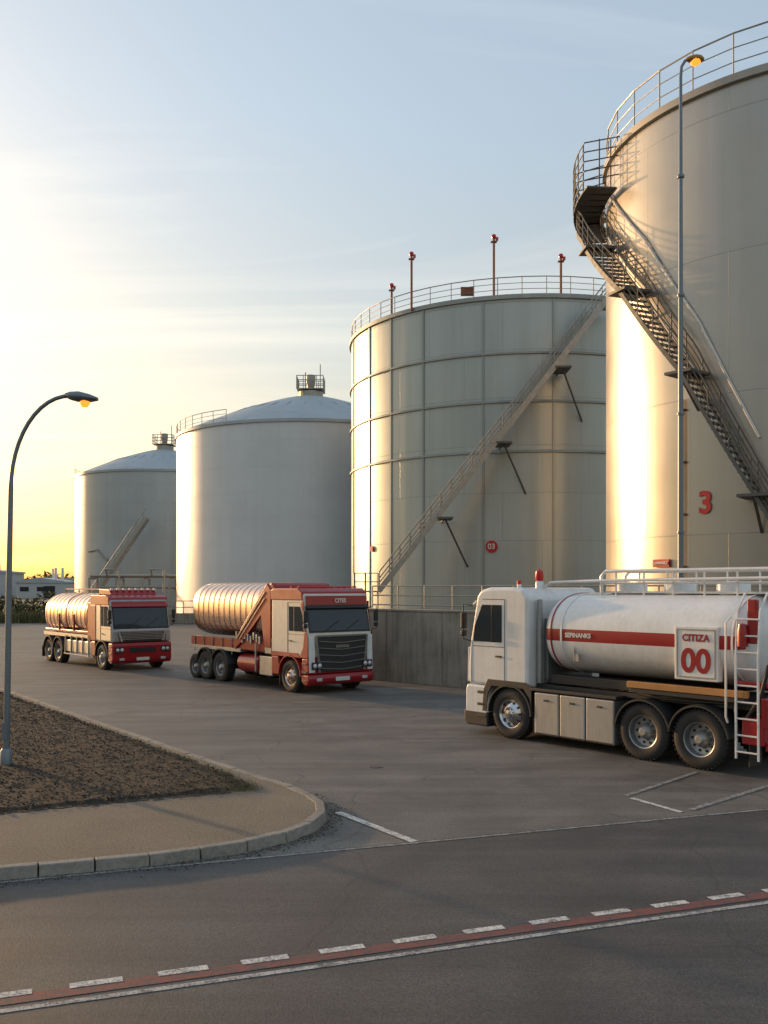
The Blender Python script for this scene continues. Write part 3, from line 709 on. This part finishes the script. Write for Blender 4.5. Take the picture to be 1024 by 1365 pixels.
        b.box((xr+.16,ys+.02*s,wl-.3),(.16,.03,.035)); b.build('door_seams',M_black,par)
        b=MB(); b.tube([(x1-.12,s*hw,wt-.02),(x1+.06,s*(hw+.12),wt),(x1+.06,s*(hw+.12),wl+.05),(x1-.05,s*hw,wl)],.014,6); b.build('mirror_arm',M_black,par,smooth=50)
        b=MB(); b.box((x1+.05,s*(hw+.11),wl+.45),(.09,.14,.36)); b.box((x1+.05,s*(hw+.11),wl+.17),(.09,.14,.13)); b.build('mirror',M_black,par,bevel=.03,seg=3)
        b=MB() 
        for z in (.40,.66,.92): b.box((.80,s*(hw+.005),z),(.26,.03,.06))
        b.build('steps',M_black,par,bevel=.01)
        fender(par,0,s,.56,M_black if not style else lower,0,180,.41)
        b=MB(); b.box((-.62,s*.98,.40),(.02,.4,.42)); b.build('mud_flap',M_black,par)
    b=MB(); b.box((x1+.115,0,.44),(.02,.52,.12)); b.build('number_plate',M_plate,par)
    if not style:
        b=MB(); b.box((x1+.10,0,.78),(.03,1.1,.2)); b.build('bumper_intake',M_black,par,bevel=.01)
def chassis(par,xr,xf,mat=None):
    b=MB()
    for s in (-1,1): b.box(((xr+xf)/2,s*.42,.88),(xf-xr,.1,.28))
    for x in [xr+.1+k*.9 for k in range(int((xf-xr)/.9))]: b.box((x,0,.86),(.12,.8,.2))
    b.box(((xr+xf)/2,0,1.14),(xf-xr-.1,1.9,.1))
    for s in (-1,1):
        b.box((xr+.15,s*.98,.42),(.02,.42,.5))
        for k in range(4): b.tube([(xr+.8+k*.9,s*.5,.95),(xr+1.2+k*.9,s*.75,.9),(xr+1.6+k*.9,s*.5,.98)],.02,5)
        b.tube([(xr+1.0,s*.62,.7),(xr+2.0,s*.62,.7)],.14,12)
    b.build('chassis',mat or M_black,par,bevel=.01)
def text(par,s,x,y,z,size,mat,side):
    cu=bpy.data.curves.new('lettering','FONT'); cu.body=s; cu.size=size; cu.align_x='CENTER'; cu.align_y='CENTER'; cu.extrude=.003; cu.offset=size*.03; cu.materials.append(mat)
    ob=bpy.data.objects.new('lettering',cu); scene.collection.objects.link(ob); ob.parent=par
    X,N_=((Vector((-1,0,0)),Vector((0,1,0))) if side=='L' else (Vector((1,0,0)),Vector((0,-1,0))) if side=='R' else (Vector((0,1,0)),Vector((1,0,0))))
    M4=Matrix((X,Vector((0,0,1)),N_)).transposed().to_4x4(); M4.translation=(x,y,z); ob.matrix_local=M4
# --- white tanker
ang=math.atan2(.764,-.645)
T=empty('tanker_truck',(3.58,20.57,.004),ang)
cab(T,-.50,1.2,3.2,M_cw,M_cw,M_cw,M_cw,wlo=2.0,whi=2.85)
chassis(T,-5.5,.9)
for s in (-1,1):
    wheel(T,0,s,.53,.32,False,M_chrome); wheel(T,-3.27,s,.53,.36,True); wheel(T,-4.42,s,.53,.36,True)
    fender(T,-3.27,s,.55,M_black,8,172); fender(T,-4.42,s,.55,M_black,8,172)
    b=MB(); b.prism([(-.62,.55),(-.62,1.16),(-.45,1.22),(.62,1.22),(.74,1.0),(.78,.52),(.66,.52),(.60,.92),(.50,1.08),(-.40,1.08),(-.56,.9)],s*1.215,s*1.24); b.build('wheel_arch_trim',M_black,T,bevel=.01)
    for a,c in ((-.68,-1.33),(-1.34,-1.98),(-1.99,-2.66)):
        b=MB(); b.box(((a+c)/2,s*.98,.62),(abs(a-c)-.012,.5,.86)); b.build('side_locker',M_grey,T,bevel=.03,seg=3)
    b=MB(); b.box((-1.67,s*1.0,1.10),(2.1,.5,.06)); b.box((-1.67,s*1.225,.22),(1.9,.02,.03))
    for x in (-1.0,-1.66,-2.32): b.box((x,s*1.24,.9),(.12,.02,.04))
    b.build('locker_fittings',M_black,T,bevel=.01)
    b=MB(); b.box((-4.1,s*1.13,1.38),(2.4,.10,.12)); b.build('side_rail',M_wood,T,bevel=.012)
    b=MB(); b.box((-4.1,s*1.10,1.27),(2.3,.12,.08)); b.box((-2.6,s*.8,1.32),(3.4,.3,.18)); b.build('tank_cradle',M_black,T,bevel=.01)
band=tank_body(T,-5.35,-.60,2.24,1.66,2.25,M_cw,stripe=(2.12,2.36),smat=M_cr,ribs=(-1.3,-5.0),ribmat=M_cw,dome=.42,rw=.02,rh=.01)
band([-1.04],M_cr,.018,.008)
for s,sd_ in ((1,'L'),(-1,'R')):
    text(T,'SEPINANKS',-1.72,s*1.128,2.24,.125,M_cw,sd_)
    b=MB(); b.box((-4.33,s*1.07,2.03),(.86,.16,.96)); b.build('tank_hatch_panel',M_cw,T,bevel=.02,seg=3)
    b=MB()
    for dx,dz,lx,lz in ((0,.42,.74,.02),(0,-.42,.74,.02),(.37,0,.02,.84),(-.37,0,.02,.84)): b.box((-4.33+dx,s*1.155,2.03+dz),(lx,.012,lz))
    b.build('hatch_seam',M_grey,T)
    text(T,'00',-4.33,s*1.158,1.88,.58,M_cr,sd_); text(T,'CITIZA',-4.33,s*1.158,2.3,.17,M_cr,sd_)
    b=MB(); b.box((-1.6,s*1.08,1.88),(.02,.03,.3)); b.box((-1.66,s*1.08,1.80),(.1,.02,.14)); b.build('placard',M_grey,T)
    b=MB()
    for x in (-5.12,-5.52): b.tube([(x,s*1.2,.3),(x,s*1.22,2.0),(x,s*1.15,2.8),(x,s*.9,3.1)],.024,6)
    for k in range(9): b.tube([(-5.12,s*1.21,.42+k*.28),(-5.52,s*1.21,.42+k*.28)],.016,6)
    b.tube([(-5.0,s*1.26,.9),(-5.0,s*1.32,1.0),(-5.0,s*1.32,2.6),(-5.0,s*1.15,2.7)],.018,6)
    b.build('ladder',M_cw,T,smooth=50)
    b=MB(); b.box((-5.36,s*1.08,2.62),(.16,.12,.75)); b.box((-5.42,s*1.12,.78),(.4,.16,.45)); b.box((-5.3,s*1.0,1.55),(.6,.12,.1)); b.build('red_cabinet',M_cr,T,bevel=.02)
    b=MB(); b.lathe([(0,.14),(.07,.12),(.09,0),(.09,-.25),(0,-.27)],14,c=(-5.22,s*1.17,2.45)); b.build('extinguisher',M_cr,T,smooth=40)
    b=MB(); b.tube([(-5.0,s*1.0,1.2),(-5.1,s*1.15,.95),(-5.3,s*1.15,1.0),(-5.5,s*1.1,1.35),(-5.6,s*1.0,1.9)],.035,8); b.tube([(-3.0,s*.95,1.2),(-3.6,s*1.0,1.15),(-4.8,s*1.0,1.18)],.03,8); b.build('hoses',M_black,T,smooth=60)
b=MB(); b.box((-5.6,0,1.1),(.1,2.4,.5)); b.box((-5.66,0,.55),(.1,2.3,.16)); b.build('rear_bumper',M_cr,T,bevel=.02)
b=MB()
for s in (-.4,.4):
    b.tube([(-1.75,s,2.9),(-1.75,s,3.42),(-1.85,s,3.52),(-2.1,s,3.52),(-5.5,s,3.52)],.035,8); b.tube([(-1.75,s,3.28),(-5.5,s,3.28)],.022,6)
    for k in range(6): b.tube([(-2.1-k*.65,s,3.0),(-2.1-k*.65,s,3.52)],.022,6)
b.tube([(-.35,.5,3.2),(-.5,.5,3.30),(-1.75,.5,3.33),(-5.5,.5,3.36)],.03,8)
b.box((-3.6,0,3.1),(3.6,.7,.04))
for x in (-2.2,-3.3,-4.4): b.lathe([(.3,3.05),(.3,3.25),(.26,3.3),(0,3.32)],20,c=(x,0,0))
b.build('top_walkway',M_cw,T,smooth=40)
b=MB(); b.lathe([(.09,3.15),(.09,3.30),(.06,3.34)],14,c=(-.25,.55,0)); b.lathe([(.05,3.15),(.05,3.26)],12,c=(.1,.8,0)); b.build('beacon_base',M_cw,T,smooth=40)
b=MB(); b.lathe([(.08,3.34),(.095,3.42),(.08,3.54),(0,3.60)],14,c=(-.25,.55,0)); b.lathe([(.05,3.26),(.05,3.33),(0,3.37)],12,c=(.1,.8,0)); b.build('beacon',M_redlens,T,smooth=40)
b=MB(); b.box((-.6,0,1.9),(.1,1.5,1.3)); b.tube([(-.6,.95,1.2),(-.6,.95,2.95)],.06,10); b.build('air_intake_stack',M_grey,T,bevel=.02)
b=MB(); b.prism([(.62,.18),(.62,.5),(1.33,.5),(1.33,.26),(1.25,.18)],-1.235,1.235); b.build('air_dam',M_black,T,bevel=.03)
# --- middle red truck
th=math.atan2(-.776,.63)
o2=Vector((-2.85,28.5))+Vector((.776,.63))*1.2
T=empty('tanker_truck',(o2.x,o2.y,.004),th)
cab(T,-1.05,.95,3.14,M_beige,M_cr,M_cw,M_cr,style=1,wlo=1.86,whi=2.60)
b=MB(); b.prism([(-1.06,2.80),(-1.06,3.12),(-.9,3.17),(.45,3.17),(.66,3.06),(.70,2.80)],-1.235,1.235); b.build('roof_band',M_cr,T,bevel=.03,seg=3)
for s in (-1,1):
    b=MB(); b.prism([(.55,1.09),(.975,1.09),(.975,1.5),(.93,1.84),(.80,1.84),(.74,1.4)],s*1.222,s*1.232); b.prism([(-1.05,1.09),(.55,1.09),(.45,1.22),(-1.05,1.22)],s*1.222,s*1.232); b.build('door_red_flash',M_cr,T)
    b=MB(); b.prism([(.76,1.9),(.76,2.78),(.70,2.78),(.62,2.7),(.86,1.9)],s*1.215,s*1.238); b.build('windscreen_pillar',M_cr,T)
chassis(T,-6.6,.8)
for s in (-1,1):
    wheel(T,0,s,.5,.32,False,M_alu); wheel(T,-4.3,s,.5,.36,True); wheel(T,-5.35,s,.5,.36,True); wheel(T,-6.1,s,.42,.30,True)
    fender(T,-4.3,s,.53,M_black,8,172);fender(T,-5.35,s,.53,M_black,8,172)
    Mx=Matrix(((0,0,1),(1,0,0),(0,1,0)))
    b=MB(); b.lathe([(0,0),(.26,0),(.3,.03),(.3,1.22),(.26,1.25),(0,1.25)],24,c=(-3.2,s*.9,.72),M=Mx); b.build('fuel_tank',M_cr,T,smooth=40)
    b=MB(); b.box((-1.4,s*.95,.72),(.75,.5,.6)); b.box((-1.3,s*1.1,1.35),(.4,.16,.5)); b.build('tool_box',M_grey,T,bevel=.02)
    b=MB(); b.prism([(-1.12,3.12),(-1.35,3.32),(-3.5,1.32),(-3.3,1.16),(-2.6,1.62),(-1.7,2.3),(-1.5,1.3),(-1.12,1.3)],s*1.10,s*1.2); b.box((-3.9,s*1.08,1.32),(5.2,.12,.34)); b.build('red_frame',M_cr,T,bevel=.015)
    b=MB(); b.box((-4.8,s*1.0,1.12),(3.6,.35,.12)); b.tube([(-2.0,s*1.2,.5),(-2.0,s*1.2,1.4)],.03,6)
    for k in range(9): b.box((-1.8-k*.18,s*1.1,1.5+((k*7)%3)*.06),(.09,.2,.24))
    for k in range(5): b.tube([(-3.6-k*.65,s*1.15,.95),(-3.6-k*.65,s*1.17,1.5)],.02,6)
    b.build('valve_gear',M_grey,T,bevel=.01)
    b=MB(); b.beam((-1.45,s*1.215,3.05),(-3.2,s*1.215,1.5),.015,.05); b.beam((-1.45,s*1.215,2.85),(-3.0,s*1.215,1.5),.015,.04); b.build('brace_strips',M_chrome,T)
tank_body(T,-6.6,-1.5,2.3,1.85,2.43,M_alu,ribs=[-2.0-k*.36 for k in range(12)],ribmat=M_alu,dome=.3,n_exp=2.9,rw=.015,rh=.012)
b=MB(); b.prism([(-1.12,1.3),(-1.12,3.25),(-1.3,3.36),(-1.55,3.3),(-1.6,1.4)],-1.05,1.05); b.build('front_bulkhead',M_cr,T,bevel=.06,seg=3)
b=MB()
for k in range(9): b.box((-.2,-1.0+k*.25,3.20),(.08,.1,.05))
b.tube([(.3,-1.1,3.21),(.3,1.1,3.21)],.025,6); b.build('roof_lights',M_redlens,T,bevel=.01)
text(T,'CITES',.80,.1,2.79,.17,M_signw,'F')
# --- left red truck
T=empty('tanker_truck',(-10.9+.766*1.15,36.4+.64*1.15,.004),math.atan2(-.766,.64))
cab(T,-1.0,.95,2.85,M_grey,M_cr,M_grey,M_cr,style=0,wlo=1.62,whi=2.48)
b=MB(); b.prism([(-1.02,2.5),(-1.02,2.9),(.4,2.9),(.66,2.80),(.70,2.5)],-1.235,1.235); b.prism([(-1.03,1.1),(-1.03,2.52),(-.55,2.52),(-.55,1.1)],-1.233,1.233); b.build('cab_red_panels',M_cr,T,bevel=.03,seg=3)
b=MB(); b.prism([(-.9,2.9),(-.9,3.15),(.1,3.12),(.35,2.9)],-.95,.95); b.build('roof_deflector',M_cr,T,bevel=.04,seg=3)
b=MB()
for k in range(8): b.box((.2,-.9+k*.257,3.12),(.10,.10,.08))
b.build('roof_lights',M_plate,T,bevel=.01)
chassis(T,-6.6,.8)
for s in (-1,1):
    wheel(T,0,s,.5,.32,False); wheel(T,-5.6,s,.5,.36,True); wheel(T,-4.5,s,.5,.36,True)
    fender(T,-5.6,s,.53,M_black,8,172); fender(T,-4.5,s,.53,M_black,8,172)
    b=MB(); b.box((-2.35,s*1.0,.78),(2.7,.4,.5)); b.build('side_locker',M_grey,T,bevel=.03)
    b=MB(); b.box((-3.7,s*1.12,1.22),(5.2,.1,.14)); b.tube([(-1.2,s*1.22,.45),(-3.8,s*1.22,.45)],.03,6)
    for k in range(5): b.tube([(-1.3-k*.6,s*1.22,.45),(-1.3-k*.6,s*1.2,1.2)],.025,6)
    b.build('side_guard',M_grey,T)
    b=MB(); b.box((-1.3,s*1.0,1.8),(.42,.34,1.6)); b.box((-3.7,s*1.1,1.38),(5.0,.08,.12))
    for x in (-3.0,-4.6): b.box((x,s*1.12,1.75),(.1,.08,.7))
    b.build('red_locker',M_cr,T,bevel=.03)
band=tank_body(T,-6.5,-1.3,2.25,1.8,2.05,M_alu,ribs=[-1.9-k*.42 for k in range(11)],ribmat=M_alu,dome=.3,n_exp=2.6,rw=.015,rh=.012)
band([-1.7,-3.9],M_cr,.07,.016)
b=MB()
for s in(-.3,.3):
    b.tube([(-1.6,s,2.92),(-1.6,s,3.12),(-6.0,s,3.12),(-6.0,s,2.92)],.025,6)
b.build('top_walkway',M_cr,T)
